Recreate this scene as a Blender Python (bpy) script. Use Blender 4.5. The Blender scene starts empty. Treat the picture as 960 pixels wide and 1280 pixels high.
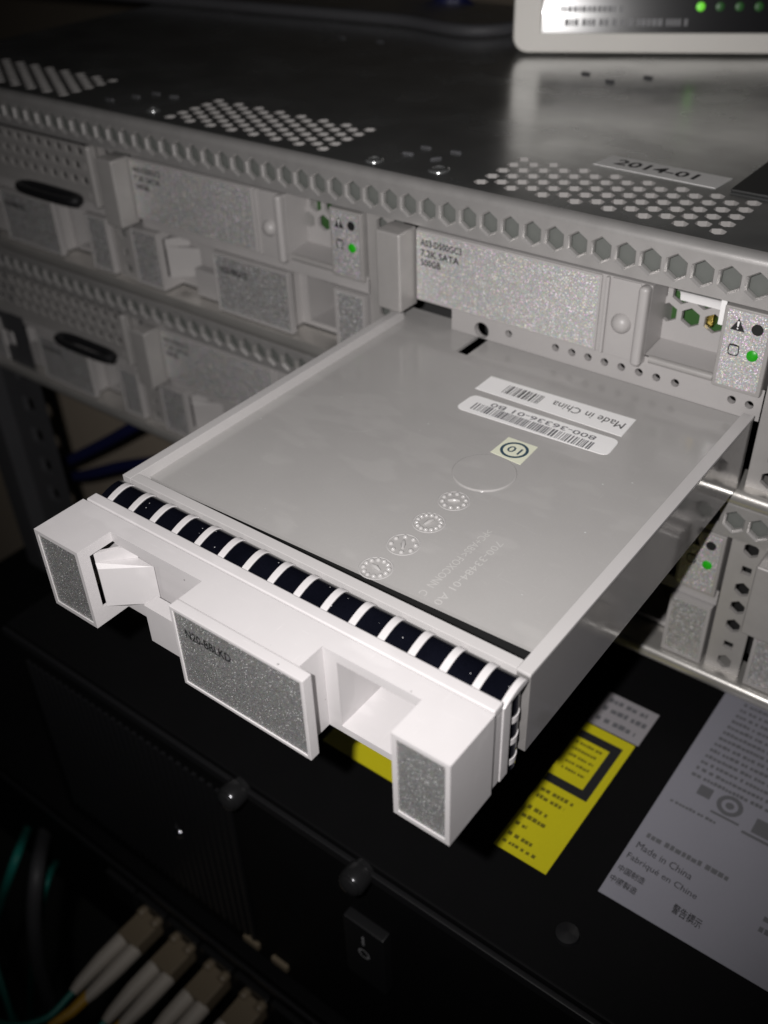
import bpy, bmesh, math, random
from mathutils import Vector, Matrix
from mathutils.geometry import tessellate_polygon
random.seed(7)
S = 0.001                                   # every measure below is in millimetres
SC = bpy.context.scene
COL = SC.collection

# ------------------------------------------------------------------ camera
cam = bpy.data.cameras.new('camera'); co = bpy.data.objects.new('camera', cam); COL.objects.link(co)
RIGHT = Vector((0.79471, 0.60621, -0.03065)); DOWN = Vector((0.34388, -0.49127, -0.80025)); FWD = Vector((-0.50017, 0.62543, -0.59889))
CPOS = Vector((121.94, -63.21, 94.54))
m = Matrix.Identity(4)
for i, v in enumerate((RIGHT, -DOWN, -FWD)):
    for r in range(3): m[r][i] = v[r]
for r in range(3): m[r][3] = CPOS[r] * S
co.matrix_world = m
cam.sensor_fit = 'HORIZONTAL'; cam.sensor_width = 36.0; cam.lens = 1235.7 / 960 * 36
cam.clip_start = 0.005; cam.clip_end = 50
cam.dof.use_dof = True; cam.dof.focus_distance = 0.157; cam.dof.aperture_fstop = 27.0
SC.camera = co
# ------------------------------------------------------------------ light: a dark room and the phone's own flash beside the lens
w = bpy.data.worlds.new('World'); SC.world = w; w.use_nodes = True
w.node_tree.nodes['Background'].inputs[0].default_value = (0.9, 0.95, 1.0, 1)
w.node_tree.nodes['Background'].inputs[1].default_value = 0.0015
fl = bpy.data.lights.new('phone_flash', 'SPOT'); fl.energy = 1.8; fl.shadow_soft_size = 0.0016; fl.spot_size = math.radians(84); fl.spot_blend = 1.0; fl.color = (1.0, 0.972, 0.96)
flo = bpy.data.objects.new('phone_flash', fl); COL.objects.link(flo)
flo.matrix_world = Matrix.Translation((CPOS - RIGHT * 14 - DOWN * 5) * S) @ m.to_3x3().to_4x4() @ Matrix.Rotation(math.radians(5), 4, 'X') @ Matrix.Rotation(math.radians(-5), 4, 'Y')
SC.view_settings.view_transform = 'Standard'; SC.view_settings.look = 'None'
SC.view_settings.exposure = 0; SC.view_settings.gamma = 1; SC.view_settings.use_curve_mapping = False
SC.render.engine = 'CYCLES'
SC.cycles.max_bounces = 8

# ------------------------------------------------------------------ materials
M = {}
def mat(name, col, rough=0.5, metal=0.0, spec=0.5, coat=0.0, ior=1.5, emit=None, estr=0.0,
        grain=0.0, gscale=2500, bump=0.0, bscale=3000, rvar=0.0, rscale=150, stretch=None, dust=None, scratch=0):
    mt = bpy.data.materials.new(name); mt.use_nodes = True
    nt = mt.node_tree; N = nt.nodes; L = nt.links
    b = N['Principled BSDF']
    b.inputs['Base Color'].default_value = (*col, 1); b.inputs['Roughness'].default_value = rough
    b.inputs['Metallic'].default_value = metal; b.inputs['Specular IOR Level'].default_value = spec
    b.inputs['Coat Weight'].default_value = coat; b.inputs['IOR'].default_value = ior
    if emit: b.inputs['Emission Color'].default_value = (*emit, 1); b.inputs['Emission Strength'].default_value = estr
    tc = N.new('ShaderNodeTexCoord')
    vec = tc.outputs['Object']
    if stretch:
        mp = N.new('ShaderNodeMapping'); mp.inputs['Scale'].default_value = stretch
        L.new(vec, mp.inputs['Vector']); vec = mp.outputs['Vector']
    if grain:
        n = N.new('ShaderNodeTexNoise'); n.inputs['Scale'].default_value = gscale; n.inputs['Detail'].default_value = 3
        L.new(vec, n.inputs['Vector'])
        n2 = N.new('ShaderNodeTexNoise'); n2.inputs['Scale'].default_value = gscale / 40; n2.inputs['Detail'].default_value = 4
        L.new(vec, n2.inputs['Vector'])
        ad = N.new('ShaderNodeMath'); ad.operation = 'ADD'; L.new(n.outputs['Fac'], ad.inputs[0]); L.new(n2.outputs['Fac'], ad.inputs[1])
        mr = N.new('ShaderNodeMapRange'); mr.inputs[1].default_value = 0.6; mr.inputs[2].default_value = 1.4
        mr.inputs[3].default_value = 1 - grain; mr.inputs[4].default_value = 1 + grain * 0.6
        L.new(ad.outputs[0], mr.inputs[0])
        mx = N.new('ShaderNodeVectorMath'); mx.operation = 'SCALE'; mx.inputs[0].default_value = col
        L.new(mr.outputs[0], mx.inputs['Scale']); L.new(mx.outputs[0], b.inputs['Base Color'])
    if rvar:
        n = N.new('ShaderNodeTexNoise'); n.inputs['Scale'].default_value = rscale; n.inputs['Detail'].default_value = 5
        L.new(vec, n.inputs['Vector'])
        mr = N.new('ShaderNodeMapRange'); mr.inputs[1].default_value = 0.35; mr.inputs[2].default_value = 0.7
        mr.inputs[3].default_value = max(0.02, rough - rvar); mr.inputs[4].default_value = rough + rvar
        L.new(n.outputs['Fac'], mr.inputs[0]); L.new(mr.outputs[0], b.inputs['Roughness'])
    if bump:
        n = N.new('ShaderNodeTexNoise'); n.inputs['Scale'].default_value = bscale; n.inputs['Detail'].default_value = 2
        L.new(vec, n.inputs['Vector'])
        bp = N.new('ShaderNodeBump'); bp.inputs['Strength'].default_value = bump; bp.inputs['Distance'].default_value = 0.0001
        L.new(n.outputs['Fac'], bp.inputs['Height']); L.new(bp.outputs[0], b.inputs['Normal'])
    if scratch:                                # hair scratches and wiped smears
        for (sx, sy, rot, thr, amt) in ((260, 9000, 0.5, .70, .16), (9000, 200, .25, .71, .14), (70, 160, .9, .56, .06)):
            mp = N.new('ShaderNodeMapping'); mp.inputs['Scale'].default_value = (sx, sy, 100); mp.inputs['Rotation'].default_value = (0, 0, rot); L.new(tc.outputs['Object'], mp.inputs['Vector'])
            n = N.new('ShaderNodeTexNoise'); n.inputs['Scale'].default_value = 1; n.inputs['Detail'].default_value = 2; L.new(mp.outputs[0], n.inputs['Vector'])
            mr = N.new('ShaderNodeMapRange'); mr.inputs[1].default_value = thr; mr.inputs[2].default_value = thr + .06; mr.inputs[3].default_value = 1; mr.inputs[4].default_value = 1 + amt; L.new(n.outputs['Fac'], mr.inputs[0])
            mx = N.new('ShaderNodeVectorMath'); mx.operation = 'SCALE'; L.new(b.inputs['Base Color'].links[0].from_socket, mx.inputs[0]); L.new(mr.outputs[0], mx.inputs['Scale']); L.new(mx.outputs[0], b.inputs['Base Color'])
    if dust:                                   # settled specks of dust
        v = N.new('ShaderNodeTexVoronoi'); v.inputs['Scale'].default_value = dust[0]; L.new(tc.outputs['Object'], v.inputs['Vector'])
        lt = N.new('ShaderNodeMath'); lt.operation = 'LESS_THAN'; lt.inputs[1].default_value = dust[1]; L.new(v.outputs['Distance'], lt.inputs[0])
        sp = N.new('ShaderNodeSeparateColor'); L.new(v.outputs['Color'], sp.inputs[0])
        gt = N.new('ShaderNodeMath'); gt.operation = 'GREATER_THAN'; gt.inputs[1].default_value = 0.6; L.new(sp.outputs[0], gt.inputs[0])
        mu = N.new('ShaderNodeMath'); mu.operation = 'MULTIPLY'; L.new(lt.outputs[0], mu.inputs[0]); L.new(gt.outputs[0], mu.inputs[1])
        mx = N.new('ShaderNodeMix'); mx.data_type = 'RGBA'; mx.inputs[7].default_value = (*dust[2], 1)
        src = b.inputs['Base Color'].links[0].from_socket if b.inputs['Base Color'].links else None
        if src: L.new(src, mx.inputs[6])
        else: mx.inputs[6].default_value = (*col, 1)
        L.new(mu.outputs[0], mx.inputs[0]); L.new(mx.outputs[2], b.inputs['Base Color'])
    M[name] = mt
    return mt

def glitter(name, base, scale, k, metal=0.75, rough=0.3, sat=0.25, fscale=4300, many=0.10):
    """metal-flake film: every little cell tilts its own way and has its own tint"""
    mt = bpy.data.materials.new(name); mt.use_nodes = True
    nt = mt.node_tree; N = nt.nodes; L = nt.links; b = N['Principled BSDF']
    b.inputs['Metallic'].default_value = metal; b.inputs['Roughness'].default_value = rough
    tc = N.new('ShaderNodeTexCoord'); v = N.new('ShaderNodeTexVoronoi'); v.inputs['Scale'].default_value = scale
    L.new(tc.outputs['Object'], v.inputs['Vector'])
    sub = N.new('ShaderNodeVectorMath'); sub.operation = 'SUBTRACT'; sub.inputs[1].default_value = (0.5, 0.5, 0.5)
    L.new(v.outputs['Color'], sub.inputs[0])
    sc = N.new('ShaderNodeVectorMath'); sc.operation = 'SCALE'; sc.inputs['Scale'].default_value = k; L.new(sub.outputs[0], sc.inputs[0])
    ge = N.new('ShaderNodeNewGeometry'); ad = N.new('ShaderNodeVectorMath'); ad.operation = 'ADD'
    L.new(ge.outputs['Normal'], ad.inputs[0]); L.new(sc.outputs[0], ad.inputs[1])
    no = N.new('ShaderNodeVectorMath'); no.operation = 'NORMALIZE'; L.new(ad.outputs[0], no.inputs[0]); L.new(no.outputs[0], b.inputs['Normal'])
    v2 = N.new('ShaderNodeTexVoronoi'); v2.inputs['Scale'].default_value = scale * 0.83; L.new(tc.outputs['Object'], v2.inputs['Vector'])
    hs = N.new('ShaderNodeHueSaturation'); hs.inputs['Saturation'].default_value = sat; hs.inputs['Value'].default_value = 1.0
    L.new(v2.outputs['Color'], hs.inputs['Color'])
    mx = N.new('ShaderNodeMix'); mx.data_type = 'RGBA'; mx.inputs[0].default_value = 0.35
    mx.inputs[6].default_value = (*base, 1); L.new(hs.outputs[0], mx.inputs[7]); v3 = N.new('ShaderNodeTexVoronoi'); v3.inputs['Scale'].default_value = fscale; L.new(tc.outputs['Object'], v3.inputs['Vector'])
    sp = N.new('ShaderNodeSeparateColor'); L.new(v3.outputs['Color'], sp.inputs[0])
    gt = N.new('ShaderNodeMath'); gt.operation = 'GREATER_THAN'; gt.inputs[1].default_value = 1 - many; L.new(sp.outputs[0], gt.inputs[0])
    lt = N.new('ShaderNodeMath'); lt.operation = 'LESS_THAN'; lt.inputs[1].default_value = 0.42; L.new(v3.outputs['Distance'], lt.inputs[0])
    mu = N.new('ShaderNodeMath'); mu.operation = 'MULTIPLY'; L.new(gt.outputs[0], mu.inputs[0]); L.new(lt.outputs[0], mu.inputs[1])
    h2 = N.new('ShaderNodeHueSaturation'); h2.inputs['Saturation'].default_value = sat; h2.inputs['Value'].default_value = 2.0; L.new(v3.outputs['Color'], h2.inputs['Color'])
    m2 = N.new('ShaderNodeMix'); m2.data_type = 'RGBA'; m2.clamp_result = True; L.new(mu.outputs[0], m2.inputs[0]); L.new(mx.outputs[2], m2.inputs[6]); L.new(h2.outputs[0], m2.inputs[7])
    L.new(m2.outputs[2], b.inputs['Base Color'])
    # glints are painted into the base colour: sparse bright cells, metallic off
    m3 = N.new('ShaderNodeMath'); m3.operation = 'MULTIPLY_ADD'; m3.inputs[1].default_value = -metal; m3.inputs[2].default_value = metal
    L.new(mu.outputs[0], m3.inputs[0]); L.new(m3.outputs[0], b.inputs['Metallic'])
    M[name] = mt
    return mt

mat('bezel_white', (0.52, 0.50, 0.504), 0.42, grain=0.035, gscale=9000, bump=0.06, bscale=9000, scratch=1, dust=(330, .05, (.12, .115, .11)))
mat('tray_grey', (0.345, 0.335, 0.328), 0.16, spec=0.5, grain=0.04, gscale=5000, bump=0.02, bscale=1500, rvar=0.07, rscale=90, scratch=1, dust=(260, .045, (.5, .5, .5)))
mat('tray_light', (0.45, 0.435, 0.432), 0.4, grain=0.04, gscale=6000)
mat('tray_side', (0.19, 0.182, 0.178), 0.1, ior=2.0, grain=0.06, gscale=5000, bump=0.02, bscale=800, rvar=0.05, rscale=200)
mat('silver_paint', (0.385, 0.37, 0.36), 0.38, metal=0.28, grain=0.10, gscale=9000, bump=0.12, bscale=7000)
mat('strip_metal', (0.52, 0.505, 0.495), 0.34, metal=0.6, grain=0.16, gscale=9000, bump=0.2, bscale=6500)
mat('backing_grey', (0.115, 0.121, 0.113), 0.6, grain=0.05)
mat('galvanised', (0.60, 0.61, 0.61), 0.25, metal=0.90, grain=0.10, gscale=5000, bump=0.05, bscale=2500, rvar=0.05, rscale=60, scratch=1)
mat('bright_rail', (0.62, 0.60, 0.57), 0.30, metal=0.75, grain=0.12, gscale=7000, bump=0.15, bscale=6000)
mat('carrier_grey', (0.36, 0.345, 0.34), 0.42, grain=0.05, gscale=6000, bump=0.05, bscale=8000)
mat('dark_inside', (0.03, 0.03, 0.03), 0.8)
mat('finger_metal', (0.0032, 0.0035, 0.0065), 0.11, spec=0.8, grain=0.5, gscale=6000, rvar=0.06, rscale=300, dust=(900, .085, (.35, .35, .36)))
mat('hole_black', (0.006, 0.006, 0.006), 0.7)
mat('ink', (0.012, 0.012, 0.013), 0.6)
mat('ink_grey', (0.12, 0.12, 0.13), 0.6)
mat('ink_olive', (0.13, 0.115, 0.006), 0.6)
mat('paper_white', (0.80, 0.79, 0.79), 0.5, grain=0.02)
mat('paper_cover', (0.62, 0.61, 0.60), 0.55, grain=0.04)
mat('paper_cream', (0.68, 0.69, 0.55), 0.5)
mat('ring_teal', (0.015, 0.05, 0.08), 0.5)
mat('embossed', (0.365, 0.355, 0.35), 0.13)
mat('embossed_text_lit', (0.44, 0.43, 0.42), 0.2)  # lighter than the tray: highlights on raised letters painted into the colour
mat('led_green', (0.01, 0.22, 0.005), 0.35, emit=(0.02, 0.5, 0.01), estr=0.2)
mat('led_switch', (0.1, 0.6, 0.02), 0.35, emit=(0.25, 1.0, 0.05), estr=0.45)
mat('led_dim', (0.01, 0.05, 0.01), 0.35, emit=(0.03, 0.25, 0.02), estr=0.12)
mat('black_paint', (0.0042, 0.0042, 0.0046), 0.6, spec=0.1, grain=0.15, gscale=4000, bump=0.1, bscale=5000)
mat('black_plastic', (0.008, 0.008, 0.009), 0.45)
mat('dark_panel', (0.018, 0.018, 0.018), 0.55, grain=0.1)
mat('switch_white', (0.86, 0.83, 0.78), 0.42, grain=0.03)
mat('switch_panel', (0.012, 0.012, 0.014), 0.2, coat=0.4)
mat('print_grey', (0.22, 0.22, 0.23), 0.5)
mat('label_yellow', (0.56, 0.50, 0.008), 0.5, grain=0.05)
mat('label_sheet', (0.265, 0.262, 0.30), 0.5, grain=0.04)
mat('label_tag', (0.30, 0.285, 0.30), 0.5, grain=0.04)
mat('chrome', (0.55, 0.55, 0.57), 0.18, metal=1.0)
mat('dark_chrome', (0.10, 0.10, 0.105), 0.2, metal=0.85)
mat('boot_white', (0.44, 0.40, 0.35), 0.5, grain=0.04)
mat('plug_beige', (0.17, 0.135, 0.09), 0.5)
mat('boot_orange', (0.50, 0.28, 0.02), 0.5)
mat('aqua', (0.014, 0.20, 0.165), 0.5)
mat('grey_cable', (0.06, 0.06, 0.065), 0.6)
mat('blue_cable', (0.010, 0.013, 0.07), 0.5)
mat('post_metal', (0.07, 0.07, 0.075), 0.5, metal=0.3, grain=0.1)
mat('post_rust', (0.22, 0.17, 0.10), 0.6)
mat('wall_beige', (0.50, 0.42, 0.33), 0.8, grain=0.08, gscale=300)
mat('board_green', (0.04, 0.10, 0.03), 0.4)
mat('gold', (0.6, 0.45, 0.12), 0.3, metal=1.0)
glitter('flake', (0.47, 0.465, 0.46), 8600, 0.5, rough=0.38, sat=0.35, fscale=6800, many=.06)
glitter('flake_bright', (0.70, 0.688, 0.675), 7200, 0.55, metal=0.55, rough=0.36, sat=0.75, fscale=3900, many=.17)
glitter('flake_mid', (0.42, 0.41, 0.40), 4600, 0.62, metal=0.55, rough=0.38, sat=0.3)

# ------------------------------------------------------------------ mesh helpers
ORG = {}                                             # world origin (mm) of each thing, by object name
def hexa(cx, cy, w_, h_):
    return [(cx, cy + h_/2), (cx + w_/2, cy + h_/4), (cx + w_/2, cy - h_/4), (cx, cy - h_/2), (cx - w_/2, cy - h_/4), (cx - w_/2, cy + h_/4)]
def circ(cx, cy, r, n=14): return [(cx + r*math.cos(2*math.pi*k/n), cy + r*math.sin(2*math.pi*k/n)) for k in range(n)]
def sqr(cx, cy, a): return [(cx-a, cy-a), (cx+a, cy-a), (cx+a, cy+a), (cx-a, cy+a)]
def front(y): return lambda u, v, d: (u, y + d, v)   # facing -y, depth goes into +y
def top(z): return lambda u, v, d: (u, v, z - d)     # facing +z, depth goes down
def side(x): return lambda u, v, d: (x - d, u, v)    # facing +x

class MB:
    def __init__(s): s.v = []; s.f = []
    def add(s, vs, fs):
        o = len(s.v); s.v += [tuple(p) for p in vs]; s.f += [tuple(i + o for i in q) for q in fs]; return s
    def box(s, x0, x1, y0, y1, z0, z1):
        v = [(x, y, z) for x in (x0, x1) for y in (y0, y1) for z in (z0, z1)]
        return s.add(v, [(0,1,3,2), (4,6,7,5), (0,4,5,1), (2,3,7,6), (0,2,6,4), (1,5,7,3)])
    def prism(s, poly, mp, d0, d1):
        n = len(poly); v = [mp(u, w_, d0) for u, w_ in poly] + [mp(u, w_, d1) for u, w_ in poly]
        f = [tuple(range(n)), tuple(range(2*n - 1, n - 1, -1))] + [(i, i + n, (i+1) % n + n, (i+1) % n) for i in range(n)]
        return s.add(v, f)
    def flat(s, poly, mp, d=0.0):
        return s.add([mp(u, w_, d) for u, w_ in poly], [tuple(range(len(poly)))])
    def rect(s, u0, u1, v0, v1, mp, d=0.0): return s.flat([(u0, v0), (u1, v0), (u1, v1), (u0, v1)], mp, d)
    def cell(s, u0, u1, v0, v1, holes, mp, depth):
        """front sheet of a plate with holes, with the walls of the holes"""
        loops = [[(u0, v0), (u1, v0), (u1, v1), (u0, v1)]] + holes
        fl_ = [p for l in loops for p in l]
        tri = tessellate_polygon([[Vector((a, b, 0)) for a, b in l] for l in loops])
        s.add([mp(a, b, 0) for a, b in fl_], [tuple(t) for t in tri])
        for h in holes:
            n = len(h)
            s.add([mp(a, b, 0) for a, b in h] + [mp(a, b, depth) for a, b in h], [(i, (i+1) % n, (i+1) % n + n, i + n) for i in range(n)])
        return s
    def arc(s, prof, x0, x1, close=True):
        """profile of (y, z) points pulled along x"""
        n = len(prof); v = [(x0, y, z) for y, z in prof] + [(x1, y, z) for y, z in prof]
        f = [(i, i+1, i+1+n, i+n) for i in range(n-1)]
        if close: f += [(n-1, 0, n, 2*n-1), tuple(range(n)), tuple(range(2*n-1, n-1, -1))]
        return s.add(v, f)
    def tube(s, path, r, n=10, flat=1.0, cap=True):
        P = [Vector(p) for p in path]; rings = []; prev = None
        for i, p in enumerate(P):
            t = (P[min(i+1, len(P)-1)] - P[max(i-1, 0)]).normalized()
            if prev is None: a = t.orthogonal().normalized()
            else: a = (prev - t * prev.dot(t)).normalized()
            prev = a; b = t.cross(a); rr = r[i] if isinstance(r, (list, tuple)) else r
            rings.append([p + a*rr*math.cos(2*math.pi*k/n) + b*rr*flat*math.sin(2*math.pi*k/n) for k in range(n)])
        v = [q for g in rings for q in g]
        f = [(i*n+k, i*n+(k+1) % n, (i+1)*n+(k+1) % n, (i+1)*n+k) for i in range(len(P)-1) for k in range(n)]
        if cap: f += [tuple(range(n-1, -1, -1)), tuple(range(len(v)-n, len(v)))]
        return s.add(v, f)
    def lathe(s, prof, c, axis, n=20, cap=True):
        """profile of (radius, height) turned round an axis through c"""
        ax = Vector(axis).normalized(); a = ax.orthogonal().normalized(); b = ax.cross(a); c = Vector(c)
        v = [c + ax*h + (a*math.cos(2*math.pi*k/n) + b*math.sin(2*math.pi*k/n))*r for r, h in prof for k in range(n)]
        f = [(i*n+k, i*n+(k+1) % n, (i+1)*n+(k+1) % n, (i+1)*n+k) for i in range(len(prof)-1) for k in range(n)]
        if cap: f += [tuple(range(n-1, -1, -1)), tuple(range(len(v)-n, len(v)))]
        return s.add(v, f)
    def xf(s, fn): s.v = [tuple(fn(*p)) for p in s.v]; return s
    def build(s, name, mt, parent=None, bevel=0.0, seg=2, smooth=35, org=None):
        o0 = Vector(ORG[parent.name]) if parent is not None else Vector(org or (0, 0, 0))
        me = bpy.data.meshes.new(name)
        me.from_pydata([(Vector(p) - o0) * S for p in s.v], [], s.f)
        return finish(me, name, mt, parent, o0, bevel, seg, smooth)

def finish(me, name, mt, parent, o0, bevel=0.0, seg=2, smooth=35):
    bm = bmesh.new(); bm.from_mesh(me)
    bmesh.ops.remove_doubles(bm, verts=bm.verts, dist=1e-6)
    bmesh.ops.recalc_face_normals(bm, faces=bm.faces)
    if bevel:
        ed = [e for e in bm.edges if len(e.link_faces) == 2 and e.calc_face_angle(0) > 0.6]
        bmesh.ops.bevel(bm, geom=ed, offset=bevel * S, segments=seg, profile=0.5, affect='EDGES', clamp_overlap=True)
    bm.to_mesh(me); bm.free()
    me.shade_smooth() if smooth else me.shade_flat()
    if smooth: me.set_sharp_from_angle(angle=math.radians(smooth))
    me.materials.append(M[mt])
    o = bpy.data.objects.new(name, me); COL.objects.link(o)
    if bevel: o.modifiers.new('even_normals', 'WEIGHTED_NORMAL').keep_sharp = True
    if parent is not None: o.parent = parent
    else: o.location = o0 * S
    ORG[o.name] = tuple(o0)
    return o

def carve(mb, cutters, adds=()):
    """solid of mb plus adds minus cutters, as a new MB"""
    def tmp(b):
        me = bpy.data.meshes.new('t'); me.from_pydata(b.v, [], b.f)
        bm = bmesh.new(); bm.from_mesh(me); bmesh.ops.remove_doubles(bm, verts=bm.verts, dist=1e-5); bmesh.ops.recalc_face_normals(bm, faces=bm.faces); bm.to_mesh(me); bm.free()
        o = bpy.data.objects.new('t', me); COL.objects.link(o); return o
    base = tmp(mb); rest = []
    for op, lst in (('UNION', adds), ('DIFFERENCE', cutters)):
        for c in lst:
            o = tmp(c); rest.append(o); md = base.modifiers.new('b', 'BOOLEAN'); md.object = o; md.operation = op; md.solver = 'EXACT'
    dg = bpy.context.evaluated_depsgraph_get(); dg.update()
    me = bpy.data.meshes.new_from_object(base.evaluated_get(dg))
    out = MB(); out.add([tuple(v.co) for v in me.vertices], [tuple(p.vertices) for p in me.polygons])
    for o in [base] + rest: bpy.data.objects.remove(o)
    bpy.data.meshes.remove(me)
    return out

def text(body, name, mt, parent, P, X, Y, w_, h_, bold=0.0):
    """flat lettering fitted to a w x h box whose lower left corner is P; X, Y are its directions"""
    cu = bpy.data.curves.new('t', 'FONT'); cu.body = body; cu.size = 1; cu.offset = bold; cu.resolution_u = 2
    o = bpy.data.objects.new('t', cu); COL.objects.link(o)
    dg = bpy.context.evaluated_depsgraph_get(); dg.update()
    me = bpy.data.meshes.new_from_object(o.evaluated_get(dg)); bpy.data.objects.remove(o)
    xs = [v.co.x for v in me.vertices]; ys = [v.co.y for v in me.vertices]
    x0, x1, y0, y1 = min(xs), max(xs), min(ys), max(ys)
    P, X, Y = Vector(P), Vector(X), Vector(Y); o0 = Vector(ORG[parent.name])
    for v in me.vertices:
        v.co = (P + X*((v.co.x-x0)/(x1-x0)*w_) + Y*((v.co.y-y0)/(y1-y0)*h_) - o0) * S
    me.name = name; me.materials.append(M[mt])
    ob = bpy.data.objects.new(name, me); COL.objects.link(ob); ob.parent = parent; ORG[ob.name] = tuple(o0)
    return ob

def tag(o, label, cat, group=None):
    o['label'] = label; o['category'] = cat
    if group: o['group'] = group
    return o
def thing(name, loc, label, cat, group=None):
    o = bpy.data.objects.new(name, None); COL.objects.link(o); o.location = Vector(loc) * S; o.empty_display_size = 0.005
    ORG[o.name] = tuple(loc)
    return tag(o, label, cat, group)
def copy_tree(o, parent=None, skip=()):
    c = o.copy(); COL.objects.link(c); c.parent = parent; ORG[c.name] = ORG[o.name]
    for ch in o.children:
        if ch.name.split('.')[0] not in skip: copy_tree(ch, c, skip)
    return c

PITCH = 89.7                                  # bay to bay
ROW = -47.5                                   # row to row
YF = 97.6                                     # plane of the drive fronts

# ================================================================== large structure
# far wall of the machine room, seen through the gap under the servers
wall = MB().box(-1100, 900, 620, 640, -900, 700).build('wall', 'wall_beige'); wall['kind'] = 'structure'
room_floor = MB().box(-1100, 900, -500, 640, -905, -900.5).build('floor', 'backing_grey'); room_floor['kind'] = 'structure'

# perforated rack post on the left
post = thing('rack_post', (-165, 96, -900), 'dim perforated steel rack post at the far left below the servers', 'rack post')
pm = MB()
for k in range(-40, 30):
    zc = -94 + k*13.0
    pm.cell(-178, -155, zc - 6.5, zc + 6.5, [sqr(-166, zc, 3.2)], front(98), 2.0)
pm.build('post_face', 'post_metal', post)
MB().box(-190, -178, 92, 100, -600, 300).build('post_flange', 'post_metal', post, bevel=1)

cp = MB().box(-700, -90, 215, 219, -500, -80).build('cabinet_panel', 'wall_beige', org=(-400, 215, -500)); tag(cp, 'dim beige cabinet panel seen through the gap under the servers', 'cabinet panel')
# ------------------------------------------------------------------ the two servers
def cover(root):
    """galvanised lid with three fields of hexagonal perforations"""
    mb = MB(); mp = top(29.0); x0, x1 = -190, 140; rim = MB()
    ya, yb = 101.0, 121.75; nx, ny, px, py = 15, 5, 3.48, 4.15
    mb.rect(x0, x1, 98.75, ya, mp); mb.rect(x0, x1, yb, 262, mp)
    edge = x0
    for dx in (-2*PITCH, -PITCH, 0):
        u0 = 15.0 + dx
        mb.rect(edge, u0, ya, yb, mp)
        for i in range(nx):
            a, b = u0 + i*px, u0 + (i+1)*px; odd = i % 2
            if odd: mb.rect(a, b, ya, ya + py/2, mp)
            for j in range(ny):
                y = ya + j*py + (py/2 if odd else 0)
                if odd and j == ny-1: continue
                hx_ = hexa((a+b)/2, y+py/2, 2.75, 3.1); mb.cell(a, b, y, y+py, [hx_], mp, 0.02)
                rim.add([mp(p, q, .02) for p, q in hx_] + [mp(p, q, 1.25) for p, q in hx_], [(i_, (i_+1) % 6, (i_+1) % 6 + 6, i_ + 6) for i_ in range(6)])
            if odd: mb.rect(a, b, ya + (ny-1)*py + py/2, yb, mp)
        # even columns end exactly at ya + 5 * py
        edge = u0 + nx*px
    mb.rect(edge, x1, ya, yb, mp)
    mb.build('top_cover', 'galvanised', root, smooth=0)
    rim.build('perforation_rims', 'silver_paint', root, smooth=0)['kind'] = 'stuff'
    MB().box(x0, x1, 99, 124, 26.4, 26.8).build('perforation_backing', 'dark_inside', root)

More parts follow.
